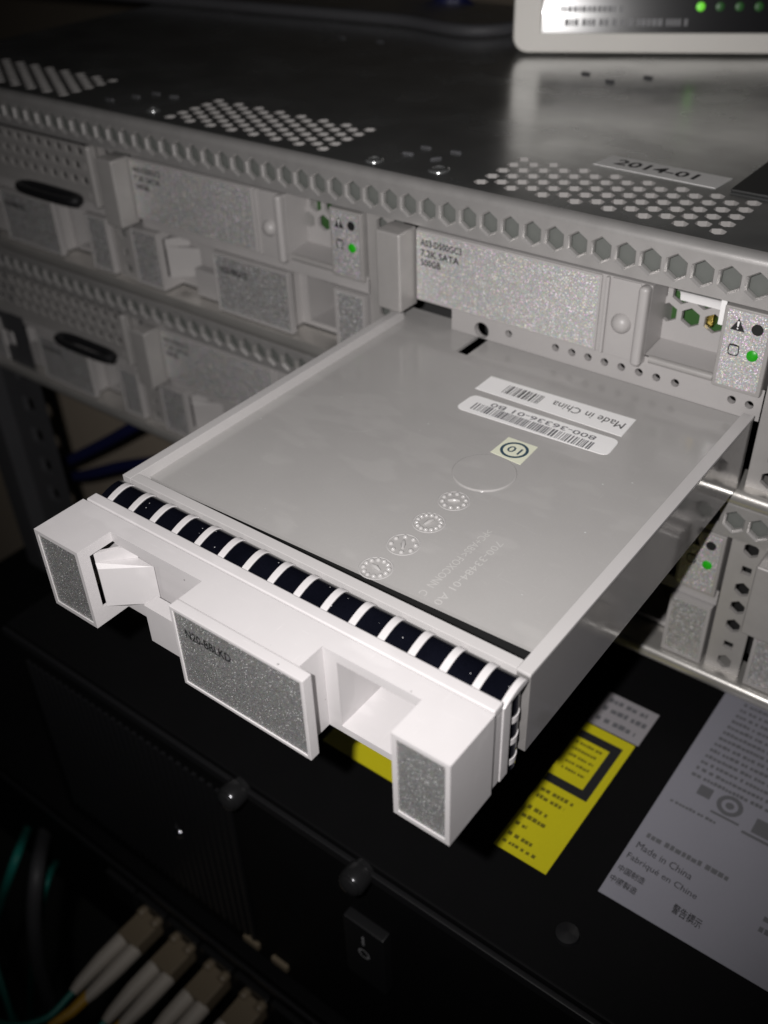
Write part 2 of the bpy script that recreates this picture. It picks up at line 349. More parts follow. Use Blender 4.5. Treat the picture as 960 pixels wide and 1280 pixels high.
EMB = ((-5.3, 115.3, .2), (-6.1, 109.8, .3), (2.1, 115.9, .2), (1.0, 110.1, .9), (-98.4, 105.7, .2), (-94.9, 111.4, .2), (-92.4, 116.1, .3), (-85.8, 116.3, .5), (-6.3, 189.7, 0), (2.9, 185.4, 0), (9.5, 193.8, 0), (-92.2, 192.7, 0), (-78.3, 194, .2))
def server(dz, label, has_cover, hero):
    root = thing('rack_server', (-25, YF, dz - 19), label, 'server', 'stacked servers')
    sh = lambda f: (lambda x, y, z: (x, y, z + dz))
    def B(mb, name, mt, parent=root, **k): return mb.xf(lambda x, y, z: (x, y, z + dz)).build(name, mt, parent, **k)
    # hexagon strip along the top edge
    st = MB(); p = 4.83; n0, n1 = -48, 18
    for k in range(n0, n1):
        c = 46.9 + k*p
        h0, h1 = hexa(c, 23.7, 4.15, 5.3), hexa(c, 23.7, 3.5, 4.55); fm = front(96.6)
        st.cell(c - p/2, c + p/2, 20.0, 27.3, [h0], fm, 0.0)
        st.add([fm(*q, 0) for q in h0] + [fm(*q, .45) for q in h1] + [fm(*q, 1.3) for q in h1], [(i, (i+1) % 6, (i+1) % 6 + 6, i + 6) for i in range(6)] + [(i + 6, (i+1) % 6 + 6, (i+1) % 6 + 12, i + 12) for i in range(6)])
    xa, xb = 46.9 + n0*p - p/2, 46.9 + n1*p - p/2
    pr = [(96.6, 27.3)] + [(98.7 - 2.1*math.cos(a), 27.3 + 1.72*math.sin(a)) for a in [math.radians(q) for q in (15, 30, 45, 60, 75, 90)]]
    st.arc(pr, xa, xb, close=False)
    st.arc([(97.7, 20.0), (96.6, 20.0)], xa, xb, close=False)
    B(st, 'hexagon_strip', 'strip_metal')
    B(MB().rect(xa, xb, 20.0, 27.6, front(98.9)), 'strip_backing', 'backing_grey', smooth=0)
    # rolled lip along the bottom edge
    pr = [(96.9 - 1.5*math.cos(math.radians(a)), -17.95 + 1.75*math.sin(math.radians(a))) for a in range(90, -91, -15)]
    pr = [(104, -16.2)] + pr + [(104, -19.7)]
    B(MB().arc(pr, xa, xb), 'bottom_rail', 'bright_rail')
    # dark inside
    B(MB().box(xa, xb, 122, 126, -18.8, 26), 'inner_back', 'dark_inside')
    B(MB().box(xa - 2, xa - .3, 99, 262, -19.0, 28.6), 'side_panel', 'galvanised')
    for bi, dx in enumerate((-2*PITCH, -PITCH, 0, PITCH)):
        H = hero and dx == 0
        # divider plate with hexagonal and square holes
        dv = MB(); u0, u1 = -9.0 + dx, -1.6 + dx; zs = [(19.8, 14.5, 'h', 17.1), (14.5, 9.4, 's', 11.9), (9.4, 4.5, 'h', 6.9), (4.5, -0.5, 'h', 2.0), (-0.5, -5.9, 'h', -3.1), (-5.9, -11.0, 's', -8.7), (-11.0, -16.4, 'h', -13.5)]
        for a, b, t, c in zs:
            dv.cell(u0, u1, b, a, [hexa(dx - 5.0, c, 2.9, 3.7)] if t == 'h' else [sqr(dx - 5.0, c, 1.0)], front(98.6), 1.0)
        d = B(dv, 'divider_plate', 'silver_paint')
        B(MB().rect(u0, u1, -16.4, 19.8, front(102.0 if dx <= 0 else 107)), 'divider_backing', 'backing_grey' if dx <= 0 else 'hole_black', smooth=0)  # rightmost one is black, standing in for shade behind its holes
        # bay post
        B(MB().box(dx - 2.0, dx + 4.3, 92.2, 98.5, 1.6, 19.0), 'bay_post', 'silver_paint', bevel=0.5, seg=3)
        if dx > 0: continue
        # status panel with two lamps
        if dx > -2*PITCH:
            sp = B(MB().box(dx + 71.0, dx + 80.0, 97.2, 106, 3.2, 19.05), 'status_panel', 'silver_paint', bevel=0.35)
            B(MB().rect(dx + 71.75, dx + 79.25, 4.0, 18.6, front(97.15)), 'glitter_film', 'flake_bright', sp, smooth=0)
            B(MB().flat(circ(dx + 77.3, 15.9, 1.05, 20), front(97.08)), 'dark_lamp', 'hole_black', sp, smooth=0)
            B(MB().lathe([(1.05, 0), (1.0, .15), (.7, .32), (0.01, .42)], (dx + 77.3, 97.14, 10.9), (0, -1, 0), 20), 'green_lamp', 'led_green', sp)
            tri = MB(); tri.flat([(dx + 72.6, 14.9), (dx + 75.2, 14.9), (dx + 73.9, 17.2)], front(97.08))
            B(tri, 'warning_triangle', 'ink', sp, smooth=0)
            ex = MB(); ex.flat([(dx+73.78, 15.7), (dx+74.02, 15.7), (dx+74.10, 16.7), (dx+73.70, 16.7)], front(97.02)); ex.flat(circ(dx+73.9, 15.35, .16, 10), front(97.02))
            B(ex, 'exclamation_mark', 'paper_white', sp, smooth=0)
            ic = MB(); n = 24; o_ = []; i_ = []
            for q in range(n):
                a = 2*math.pi*q/n; c_, s_ = math.cos(a), math.sin(a); k_ = (abs(c_)**4 + abs(s_)**4)**-.25
                o_.append((dx + 73.9 + 1.02*c_*k_, 11.2 + 1.12*s_*k_)); i_.append((dx + 73.9 + .82*c_*k_, 11.2 + .92*s_*k_))
            ic.add([(u, 97.08, v) for u, v in o_ + i_], [(q, (q+1) % n, (q+1) % n + n, q + n) for q in range(n)])
            ic.add([(dx+73.1, 97.07, 11.95), (dx+74.7, 97.07, 11.95), (dx+74.7, 97.07, 12.25), (dx+73.1, 97.07, 12.25)], [(0, 1, 2, 3)])
            B(ic, 'drive_symbol', 'ink', sp, smooth=0)
        # sheet between the drive and the blank; in the open bay it comes down to the tray floor
        zb = -2.2 if H else 0.35
        x0 = dx + (13.1 if H else 4.6)
        hx = [27.3, 38.3, 42.0, 45.6, 49.2, 52.8, 56.5, 60.1, 63.9, 74.9, 78.2]
        sm = MB()
        hl = [circ(x, 0.62, 0.82) for x in hx] + [circ(20.7, -0.42, 1.78, 20)] if H else []
        sm.cell(x0, dx + 80.4, zb, 4.3, hl, front(98.7), 1.4)
        sm.rect(zb, 4.3, 98.7, 99.6, lambda u, v, d: (x0, v, u))
        B(sm, 'divider_sheet', 'carrier_grey', smooth=0)
        if H: B(MB().rect(x0, dx + 80.4, zb, 3.6, front(107)), 'sheet_hole_shade', 'hole_black', smooth=0)  # black sheet added behind the holes in place of shade
        if dx == -2*PITCH: continue
        # vent recess beside the drive, with its rounded lip and the hexagon plate at its back
        lip = [(98.2 + .75*math.cos(math.radians(a)), 4.3 + .75*math.sin(math.radians(a))) for a in range(0, 360, 30)]
        B(MB().arc(lip, dx + 58.4, dx + 70.95), 'recess_lip', 'silver_paint')
        B(MB().add([(dx + 57.4, 98.3, 4.9), (dx + 71.0, 98.3, 4.9), (dx + 71.0, 105.0, 5.6), (dx + 57.4, 105.0, 5.6)], [(0, 1, 2, 3)]), 'recess_floor', 'carrier_grey', smooth=0)
        hp = MB(); p_ = 4.5
        for r, (zc, off) in enumerate(((8.6 + 2.5, 0.0), (8.6 + 6.6, p_/2))):
            for q in range(-1, 4):
                c = dx + 58.0 + q*p_ + off
                hp.cell(c - p_/2, c + p_/2, zc - 2.05, zc + 2.05, [hexa(c, zc, 3.5, 3.9)], front(105.0), 1.0)
        hp.rect(dx + 54, dx + 75, 5.4, 9.05, front(105.0))
        B(hp, 'hexagon_grille', 'carrier_grey')
        B(MB().box(dx + 56, dx + 74, 109, 110, 5, 19), 'circuit_board', 'board_green')
        if H:
            B(MB().box(dx + 64.2, dx + 66.4, 106.4, 108.9, 9.5, 12.2), 'gold_contact', 'gold', bevel=.3)
            pp = [(101.5 + 3.3*t, 17.6 - 0.3*t + 1.2*t*t) for t in (0, .25, .5, .75, 1)]
            B(MB().arc([(102.2, 17.1), (102.9, 17.0), (103.6, 16.6), (104.3, 15.6), (104.6, 14.3)], dx + 60.2, dx + 68.3, close=False), 'paper_strip', 'paper_white')
            B(MB().box(dx + 69.2, dx + 70.2, 100.5, 101, 13.5, 18.6), 'paper_tag', 'paper_white')
    if has_cover:
        cover(root)
        # embossed rings and screws on the lid
        for (x, y, r) in ((-9.9, 102.9, 2.0), (5.3, 104.9, 2.3), (-81.2, 105, 1.7)):
            MB().lathe([(r, 0), (r, .15), (r*.85, .4), (r*.6, .4), (r*.5, .1), (.02, .1)], (x, y, 29.0), (0, 0, 1), 22).build('lid_screw', 'galvanised', root)
        for (x, y, q) in EMB:
            d = Vector((math.cos(q), math.sin(q), 0))*1.3; c = Vector((x, y, 29.0))
            MB().tube([c - d, c - d*.8 + Vector((0, 0, .15)), c + d*.8 + Vector((0, 0, .15)), c + d], [.15, .38, .38, .15], 10).build('lid_boss', 'post_metal', root)
        stk = MB().prism([(30.2, 124.4), (56.6, 123.4), (57.2, 130.4), (31.0, 131.3)], top(29.12), 0, .1).build('date_sticker', 'paper_cover', root)
        text('2014-01', 'lettering', 'ink', stk, (33.6, 126.2, 29.16), (1, -.035, 0), (.08, 1, 0), 17.6, 3.5, .02)
        MB().box(59.6, 140, 123.2, 162, 29.05, 29.6).build('lid_latch_panel', 'dark_panel', root, bevel=.2)
    return root
upper = server(0, 'upper grey metal server with the dark perforated lid, date sticker and hexagon strip', True, True)
lower = server(ROW, 'lower grey metal server directly under the upper one, above the black equipment', False, False)

# ================================================================== the pulled-out drive blank
def arch(y0, y1, z0, h_, n=9):
    return [(y0 + (y1-y0)*t/n, z0 + h_*math.sin(math.pi*t/n)) for t in range(n+1)]

hero = thing('drive_blank', (40, 9, -15.8), 'white and grey drive blank pulled far out of its bay, long tray showing', 'drive blank', 'drive blanks')
outline = [(0, 0), (10.7, 0), (10.7, 6.6), (31.3, 6.6), (31.3, 1.9), (54.5, 1.9), (54.5, 6.6), (71.1, 6.6), (71.1, 0), (80, 0), (80, 9.9), (0, 9.9)]
bz = carve(MB().prism(outline, top(0), 0, 15.8),
           [MB().box(56.9, 70.6, 6.0, 30, -14.5, -1.71),          # right hand pocket
            MB().box(10.0, 29.5, 6.0, 17.5, -13.0, -2.2),           # left hand pocket
            MB().box(10.1, 11.2, 2.0, 7.3, -12.6, -1.9), MB().box(2.0, 10.2, 1.0, 9.0, -17, -1.3),          # slot in the inner face of the left handle
            MB().box(0.75, 9.95, -1, .25, -15.05, -.75),         # seats of the glitter films
            MB().box(71.85, 79.25, -1, .25, -15.05, -.75)],
           [MB().box(20.2, 31.0, 3.3, 7.0, -15.75, -8.2), MB().box(1.2, 78.4, 9.5, 18.6, -14.9, -1.7)])
bezel = bz.build('bezel', 'bezel_white', hero, bevel=0.22, seg=2)
pt = [(9.95, 3.15), (13.9, 8.45), (13.5, 8.8), (9.5, 3.5)]
MB().prism(pt, top(-2.45), 0, 10.2).build('slot_insert', 'bezel_white', hero, smooth=0)
# linings of the finger pockets (open towards the front)
def lining(x0, x1, y0, y1, z0, z1):
    v = [(x, y, z) for x in (x0, x1) for y in (y0, y1) for z in (z0, z1)]
    return MB().add(v, [(0,1,3,2), (4,6,7,5), (2,3,7,6), (0,2,6,4), (1,5,7,3)])
lining(56.92, 70.58, 6.9, 18.55, -14.48, -1.73).build('finger_pocket', 'bezel_white', hero, smooth=0)
A_, B_, C_, D_ = (9.97, 3.1, -4.35), (13.95, 8.4, -5.0), (17.4, 8.5, -5.25), (10.7, 2.75, -5.1)
lo = [(x, y, -12.9) for x, y, z in (A_, B_, C_, D_)]
MB().add([A_, B_, C_, D_] + lo, [(0, 1, 2, 3), (3, 2, 6, 7), (0, 3, 7, 4), (2, 1, 5, 6), (1, 0, 4, 5), (4, 5, 6, 7)]).build('pocket_ramp', 'bezel_white', hero, smooth=0)
MB().box(13.2, 29.45, 8.9, 12, -12.95, -2.25).build('pocket_back', 'bezel_white', hero)
# front plate with the part number
pl = carve(MB().box(31.2, 56.7, 0, 1.78, -15.85, .02), [MB().box(31.85, 56.05, -1, .25, -15.2, -.65)]).build('centre_plate', 'bezel_white', hero, bevel=.2)
MB().rect(31.85, 56.05, -15.2, -.65, front(.16)).build('glitter_film', 'flake', pl, smooth=0)
text('N20-BBLKD', 'lettering', 'ink', pl, (33.7, .1, -4.95), (1, 0, 0), (0, 0, 1), 9.2, 1.75, .022)
MB().rect(.75, 9.95, -15.05, -.75, front(.16)).build('glitter_film', 'flake', hero, smooth=0)
MB().rect(71.85, 79.25, -15.05, -.75, front(.16)).build('glitter_film', 'flake', hero, smooth=0)
# lip behind the seam
MB().box(0.4, 79.75, 10.15, 12.3, -1.5, .12).build('bezel_lip', 'bezel_white', hero, bevel=.3, seg=3)
MB().box(78.45, 79.7, 10.2, 12.25, -15.7, -1.52).build('bezel_lip', 'bezel_white', hero, bevel=.15)
# spring-finger gasket: dark metal fingers between white ribs, over the top edge and down the right side
rp = [(12.3, -1.35), (13.3, -.82), (14.4, -.42), (15.5, -.16), (16.3, -.08), (17.0, -.14), (17.6, -.36), (18.05, -.72), (18.35, -1.25)]; fp = [(y, z - .2) for y, z in rp]
for k in range(-1, 15):
    a, b = 2.6 + 5.17*k + .5, 2.6 + 5.17*(k+1) - .5
    if k == -1: a = .3
    g = MB().arc(fp, a, b, close=False).build('gasket_finger', 'finger_metal', hero, smooth=60)
for k in range(15):
    c = 2.6 + 5.17*k
    MB().arc(rp, c - .6, c + .6).build('gasket_rib', 'bezel_white', hero, bevel=.08, smooth=60)
MB().arc([(y, z + .05) for y, z in rp] , 78.95, 79.95).build('gasket_rib', 'bezel_white', hero, bevel=.1, smooth=60)
def sarch(z0, z1, h_, name, mt):
    pr = [(14.35 + (18.45-14.35)*t/8, 78.7 + h_*math.sin(math.pi*t/8)) for t in range(9)]
    n = 9; v = [(x, y, z0) for y, x in pr] + [(x, y, z1) for y, x in pr]
    f = [(i, i+1, i+1+n, i+n) for i in range(n-1)] + [tuple(range(n)), tuple(range(2*n-1, n-1, -1))]
    MB().add(v, f).build(name, mt, hero, smooth=60)
zr = [-2.2, -6.8, -11.1, -15.3]
for i in range(3): sarch(zr[i+1] + .55, zr[i] - .55, .8, 'gasket_finger', 'finger_metal')
sarch(-17.2, -15.85, .8, 'gasket_finger', 'finger_metal')
for z in zr[1:]: sarch(z - .55, z + .55, .95, 'gasket_rib', 'bezel_white')
MB().box(77.5, 79.85, 12.3, 14.3, -15.9, -1.3).build('gasket_frame', 'bezel_white', hero, bevel=.15)
MB().box(78.0, 78.75, 14.3, 18.5, -16.2, -2.0).build('gasket_seat', 'finger_metal', hero)
# the tray
MB().box(77.85, 80.0, 18.6, 97.2, -.95, -.3).build('tray_rim', 'tray_light', hero, bevel=.12)
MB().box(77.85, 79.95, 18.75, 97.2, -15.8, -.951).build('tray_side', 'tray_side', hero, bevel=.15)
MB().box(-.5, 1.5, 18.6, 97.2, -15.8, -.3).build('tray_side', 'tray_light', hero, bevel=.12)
MB().box(1.5, 77.85, 18.6, 20.5, -3.4, -.3).build('tray_front', 'tray_light', hero, bevel=.12)
fl_ = MB().prism([(1.4, 22.7), (77.9, 24.7), (77.9, 99.4), (13.3, 99.4), (13.3, 103), (-.4, 103), (-.4, 98), (1.4, 98)], top(-2.3), 0, .7)
floor_ = carve(fl_, [MB().box(19.4, 22.3, 90.8, 100.4, -4, -1)]).build('tray_floor', 'tray_grey', hero)
MB().box(1.5, 77.8, 20.6, 97, -15.7, -14.9).build('tray_bottom', 'hole_black', hero)  # black colour stands in for shade inside the hollow tray
# moulded marks on the floor
FZ = -2.3
MB().lathe([(5.6, 0), (5.6, .12), (5.5, .22), (5.4, .26), (5.3, .26), (.05, .26)], (48.4, 56.7, FZ), (0, 0, 1), 48).build('ejector_disc', 'tray_grey', hero, smooth=30)
MB().lathe([(4.6, 0), (4.5, .012), (4.4, .015), (4.3, .015), (.05, .015)], (19.5, 58.3, FZ), (0, 0, 1), 48).build('ejector_disc', 'tray_grey', hero, smooth=20)
for ci, (cx, cy, n) in enumerate(((48.7, 47.0, 10), (48.7, 39.8, 14), (48.7, 32.9, 8), (48.7, 25.9, 12))):
    mk = MB().lathe([(2.75, 0), (2.68, .06), (2.6, .08), (2.52, .06), (2.45, 0)], (cx, cy, FZ + .004), (0, 0, 1), 40, cap=False)
    for q in range(n):
        a = 2*math.pi*(q + .3*ci)/n; r = 1.95
        x, y = cx + r*math.cos(a), cy + r*math.sin(a)
        mk.lathe([(.42, 0), (.38, .2), (.24, .34), (.02, .38)], (x, y, FZ), (0, 0, 1), 8)
    a = .5 + ci*.8; d = Vector((math.cos(a), math.sin(a), 0))
    mk.tube([Vector((cx, cy, FZ + .1)) - d*1.0, Vector((cx, cy, FZ + .16)), Vector((cx, cy, FZ + .1)) + d*1.0], [.2, .42, .2], 8)
    mk.build('date_clock', 'embossed', hero, smooth=50)
text('>PC+ABS< FOXCONN  C', 'embossed_lettering', 'embossed_text_lit', hero, (57.2, 43.6, FZ + .05), (0, -1, 0), (1, 0, 0), 18.6, 1.35)
text('700-33484-01 A0', 'embossed_lettering', 'embossed_text_lit', hero, (60.2, 42.0, FZ + .05), (0, -1, 0), (1, 0, 0), 17.5, 1.3)
# stickers (they read from the server's side)
def bars(x0, x1, y0, y1, z, parent, mt, seed, dens=.5):
    rg = random.Random(seed); mb = MB(); x = x0
    while x < x1:
        b = rg.choice((.16, .16, .3, .42)); g = rg.choice((.14, .2, .36))
        mb.rect(x, min(x + b, x1), y0, y1, top(z)); x += b + g
    mb.build('barcode', mt, parent, smooth=0)
s1 = MB().prism([(31.3, 80.1), (62.4, 80.3), (62.0, 87.0), (31.3, 85.9)], top(FZ + .10), 0, .09).build('origin_sticker', 'paper_white', hero)
bars(36.3, 44.2, 81.6, 84.9, FZ + .12, s1, 'ink', 3)
text('Made in China', 'lettering', 'ink', s1, (61.2, 84.7, FZ + .12), (-1, 0, 0), (0, -1, 0), 14.8, 2.2, 0)
rp_ = []
for cx, cy, a0 in ((61.6, 77.6, 0), (33.6, 76.7, 90), (33.4, 73.2, 180), (61.8, 74.4, 270)):
    rp_ += [(cx + 1.3*math.cos(math.radians(a0 + q)), cy + 1.3*math.sin(math.radians(a0 + q))) for q in (0, 30, 60, 90)]
s2 = MB().prism(rp_, top(FZ + .10), 0, .09).build('serial_sticker', 'paper_white', hero)
bars(34.6, 59.6, 73.1, 75.7, FZ + .12, s2, 'ink_grey', 5)
text('800-36336-01 B0', 'lettering', 'ink_grey', s2, (59.0, 77.75, FZ + .12), (-1, -.02, 0), (0, -1, 0), 21.8, 1.45, .01)
s3 = MB().prism([(45.8, 62.8), (52.2, 62.3), (51.9, 68.8), (45.9, 68.7)], top(FZ + .10), 0, .09).build('inspection_sticker', 'paper_cream', hero)
n = 36; rg_ = MB(); o_ = circ(49.0, 65.6, 2.55, n); i_ = circ(49.0, 65.6, 2.02, n)
rg_.add([(u, v, FZ + .12) for u, v in o_ + i_], [(q, (q+1) % n, (q+1) % n + n, q + n) for q in range(n)])
rg_.build('printed_ring', 'ring_teal', s3, smooth=0)
text('10', 'lettering', 'ring_teal', s3, (50.3, 66.6, FZ + .12), (-1, 0, 0), (0, -1, 0), 2.6, 2.0, .01)

# the blanks still in their bays share the front parts
SKIP = ('tray_rim', 'tray_side', 'tray_front', 'tray_floor', 'tray_bottom', 'ejector_disc', 'date_clock', 'embossed_lettering', 'origin_sticker', 'serial_sticker', 'inspection_sticker', 'gasket_finger', 'gasket_rib', 'gasket_frame', 'gasket_seat', 'bezel_lip')
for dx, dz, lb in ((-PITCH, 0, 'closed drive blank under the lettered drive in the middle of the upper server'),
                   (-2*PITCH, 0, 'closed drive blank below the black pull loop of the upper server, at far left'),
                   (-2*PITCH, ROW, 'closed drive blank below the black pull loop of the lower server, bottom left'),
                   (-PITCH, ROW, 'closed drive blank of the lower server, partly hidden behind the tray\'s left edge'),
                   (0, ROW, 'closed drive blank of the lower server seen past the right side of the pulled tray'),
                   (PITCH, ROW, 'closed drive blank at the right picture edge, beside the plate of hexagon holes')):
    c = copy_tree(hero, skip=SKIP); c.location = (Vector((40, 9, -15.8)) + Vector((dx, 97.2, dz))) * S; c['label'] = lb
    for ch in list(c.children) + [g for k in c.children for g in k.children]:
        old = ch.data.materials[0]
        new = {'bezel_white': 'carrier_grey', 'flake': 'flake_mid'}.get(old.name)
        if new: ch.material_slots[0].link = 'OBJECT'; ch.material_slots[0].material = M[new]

# ================================================================== drives in their bays
def drive(dx, dz, label):
    r = thing('hard_drive', (dx + 30, YF, dz + 3), label, 'hard drive', 'drives in the servers')
    def B(mb, name, mt, parent=r, **k): return mb.xf(lambda x, y, z: (x + dx, y, z + dz)).build(name, mt, parent, **k)
    B(MB().box(4.5, 57.3, 97.9, 112, 3.0, 18.85), 'carrier_body', 'carrier_grey', bevel=.3)
    lp = B(MB().box(4.7, 47.4, 97.45, 98.2, 3.05, 18.7), 'label_frame', 'carrier_grey', bevel=.25)
    B(MB().rect(5.0, 47.0, 3.5, 18.3, front(97.42)), 'glitter_film', 'flake_bright', lp, smooth=0)
    for body, z, w_ in (('A03-D500GC3', 15.5, 10.2), ('7.2K SATA', 13.3, 9.6), ('500GB', 11.2, 5.0)):
        text(body, 'lettering', 'ink', lp, (dx + 6.0, 97.36, dz + z), (1, 0, 0), (0, 0, 1), w_, 1.45, .012)
    B(MB().box(48.2, 49.0, 97.2, 98.2, 3.1, 18.7), 'divider_rib', 'carrier_grey', bevel=.25)
    B(MB().box(49.3, 55.2, 97.6, 98.2, 3.1, 18.7), 'latch_strip', 'carrier_grey', bevel=.2)
    B(MB().box(55.3, 57.3, 95.9, 98.4, 2.9, 18.9), 'edge_rib', 'carrier_grey', bevel=.8, seg=4)
    B(MB().lathe([(2.0, 0), (1.9, .5), (1.5, 1.1), (.9, 1.5), (.05, 1.65)], (52.2, 97.6, 10.2), (0, -1, 0), 24), 'knob', 'carrier_grey')
    return r
drive(0, 0, 'hard drive with bright glittering label directly above the pulled-out tray')
drive(-PITCH, 0, 'hard drive with dull label in the upper server, left of the bright one')
drive(-PITCH, ROW, 'hard drive of the lower server, its lower part hidden by the tray')

def mesh_cover(dz, label):
    dx = -2*PITCH
    r = thing('mesh_cover', (dx + 40, YF, dz + 4), label, 'bay cover', 'mesh bay covers')
    def B(mb, name, mt, parent=r, **k): return mb.xf(lambda x, y, z: (x + dx, y, z + dz)).build(name, mt, parent, **k)
    mb = MB(); p = 4.45
    for row, zc in enumerate((17.0, 13.1, 9.2, 5.4)):
        off = p/2*(row % 2)
        for q in range(17):
            c = 3.2 + off + p*q
            hole = [hexa(c, zc, 2.55, 3.0)] if not (row == 3 and q % 16) else []
            mb.cell(c - p/2, c + p/2, zc - 1.92, zc + 1.93, hole, front(97.6), 1.0)
    B(mb, 'mesh_plate', 'silver_paint')
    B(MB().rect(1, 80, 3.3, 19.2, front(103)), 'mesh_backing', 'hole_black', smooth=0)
    B(MB().box(78.6, 80.9, 95.6, 98.6, 3.3, 19.6), 'edge_rib', 'silver_paint', bevel=.7, seg=4)
    path = []
    for q in range(33):
        a = 2*math.pi*q/32; c_, s_ = math.cos(a), math.sin(a)
        path.append((60.5 + 12.5*math.copysign(abs(c_)**.7, c_), 94.9 + 2.1*math.copysign(abs(s_)**.7, s_), 4.2))
    B(MB().tube(path, 1.4, 10, .8), 'pull_loop', 'black_plastic')
mesh_cover(0, 'hexagon mesh bay cover with black pull loop in the upper server')
mesh_cover(ROW, 'hexagon mesh bay cover with black pull loop in the lower server')

# ================================================================== white network switch lying on the upper server
ang = math.radians(27.7); P0 = Vector((-33.9, 197.7, 28.2)); U = Vector((math.cos(ang), math.sin(ang), 0)); V = Vector((-math.sin(ang), math.cos(ang), 0))
sw = thing('network_switch', tuple(P0 + U*70 + V*45), 'white desktop network switch with black front, standing on the upper server', 'network switch')
loc = lambda u, v, z: tuple(P0 + U*u + V*v + Vector((0, 0, z)))
def W(mb, name, mt, parent=sw, **k): return mb.xf(loc).build(name, mt, parent, **k)
rr = 4.2; rc = []
for cx, cz, a0 in ((150 - rr, 33 - rr, 0), (rr, 33 - rr, 90), (rr, 1.6 + rr, 180), (150 - rr, 1.6 + rr, 270)):
    rc += [(cx + rr*math.cos(math.radians(a0 + q)), cz + rr*math.sin(math.radians(a0 + q))) for q in range(0, 91, 15)]
shell = carve(MB().prism(rc, front(0), 0, 95), [MB().box(8.0, 142, -2, 1.6, 6.9, 27.5)])
W(shell, 'housing', 'switch_white', bevel=.7, seg=3)
for u in (10, 140):
    for v in (10, 85): W(MB().lathe([(4, .85), (4, 1.6)], (u, v, 0), (0, 0, 1), 16), 'rubber_foot', 'black_plastic')
pn = MB(); nn = 8                                   # glossy black panel, leaning back a little
pp = [(1.45 + .17*(i/nn*20.6) + .0016*(i/nn*20.6)**2 - 1.5, 6.9 + i/nn*20.6) for i in range(nn + 1)]
pn.add([(u, v, z) for u in (8.0, 142) for v, z in pp], [(i, i+1, i+2+nn, i+1+nn) for i in range(nn)])
panel = W(pn, 'front_panel', 'switch_panel', smooth=80)
def on_panel(z): t = z - 6.9; return 1.45 - 1.5 + .17*t + .0016*t*t - .06
def dash(z, h_, u0, u1, seed, name):
    rg = random.Random(seed); mb = MB(); u = u0
    while u < u1:
        b = rg.uniform(.6, 1.3); y = on_panel(z + h_/2) - .12
        mb.add([(u, y, z), (u+b, y, z), (u+b, y + .17*h_, z+h_), (u, y + .17*h_, z+h_)], [(0, 1, 2, 3)]); u += b + rg.choice((.3, .35, 1.0))
    W(mb, name, 'print_grey', panel, smooth=0)
dash(11.9, 1.5, 12.5, 29, 1, 'printed_line'); dash(8.6, 1.7, 14, 47, 2, 'printed_line')
for i, u in enumerate((49.9, 54.9, 59.9, 64.9)):
    y = on_panel(13.2)
    W(MB().lathe([(1.15, 0), (1.0, .3), (.02, .4)], (u, y + .02, 13.2), (0, -1, 0.17), 16), 'indicator_lamp', 'led_switch' if i == 0 else 'led_dim', panel)

# cables at the back of the lid
def smooth_path(pts, n=8):
    P = [Vector(p) for p in pts]; P = [P[0]*2 - P[1]] + P + [P[-1]*2 - P[-2]]; out = []
    for i in range(1, len(P)-2):
        for k in range(n):
            t = k/n; a, b, c, d = P[i-1:i+3]
            out.append(.5*((2*b) + (c-a)*t + (2*a-5*b+4*c-d)*t*t + (3*b-a-3*c+d)*t**3))
    return out + [P[-2]]
MBc = MB().tube(smooth_path([(-300, 190, 31), (-181, 205, 31), (-141, 209, 31), (-88, 215, 31), (-50, 218, 31), (-36, 300, 31)]), 1.9, 12)
tag(MBc.build('loom_cable', 'grey_cable', org=(-141, 199, 29)), 'grey cable lying across the back of the upper server, left of the white switch', 'cable')
MBc = MB().tube(smooth_path([(-150, 300, 45), (-105, 260, 31), (-92, 260, 29), (-80, 260, 26.5), (-40, 290, 22)]), 1.6, 10)
tag(MBc.build('thin_cable', 'blue_cable', org=(-92, 260, 26)), 'thin bluish cable curving at the very top beside the white switch', 'cable')

# ================================================================== black equipment below
bx = thing('black_rack_unit', (60, 140, -160), 'black rack equipment under the servers, carrying the yellow and pale labels', 'rack equipment')
MB().box(-76, 320, 24, 330, -158, -80).build('housing', 'black_paint', bx, bevel=.8)
MB().box(-76, 320, 22.6, 23.9, -83.5, -81).build('front_edge', 'black_plastic', bx, bevel=.3)
for x, z in ((9.8, -80.4), (43.8, -80.6)):
    k = MB().lathe([(2.4, 0), (2.4, 1.2), (2.9, 1.3), (3.0, 1.6), (3.0, 4.4), (2.75, 5.0), (2.5, 5.1), (2.4, 5.6), (1.5, 6.2), (.05, 6.4)], (x, 24, z - 1.5), (0, -1, 0), 24)
    k.build('captive_screw', 'dark_chrome', bx)
MB().lathe([(1.6, 0), (1.6, .8), (1.2, 1.5), (.6, 1.9), (.05, 2.0)], (-18.4, 24, -121.7), (0, -1, 0), 18).build('cap_screw', 'chrome', bx)
rk = MB().box(38.5, 49.5, 21.5, 24.5, -123, -101).build('rocker_switch', 'black_plastic', bx, bevel=.5)
o_ = circ(44, -111, 1.6, 24); i_ = circ(44, -111, 1.05, 24)
MB().add([(u, 21.4, v) for u, v in o_ + i_], [(q, (q+1) % 24, (q+1) % 24 + 24, q + 24) for q in range(24)]).build('off_mark', 'print_grey', rk, smooth=0)
MB().box(43.7, 44.3, 21.35, 21.45, -107.5, -104.5).build('on_mark', 'print_grey', rk)
for px_ in ((70.0, -116.5), (70.0, -120.6)):
    MB().lathe([(.55, 0), (.5, .3), (.02, .4)], (px_[0], 24, px_[1]), (0, -1, 0), 12).build('status_lamp', 'led_dim', bx)
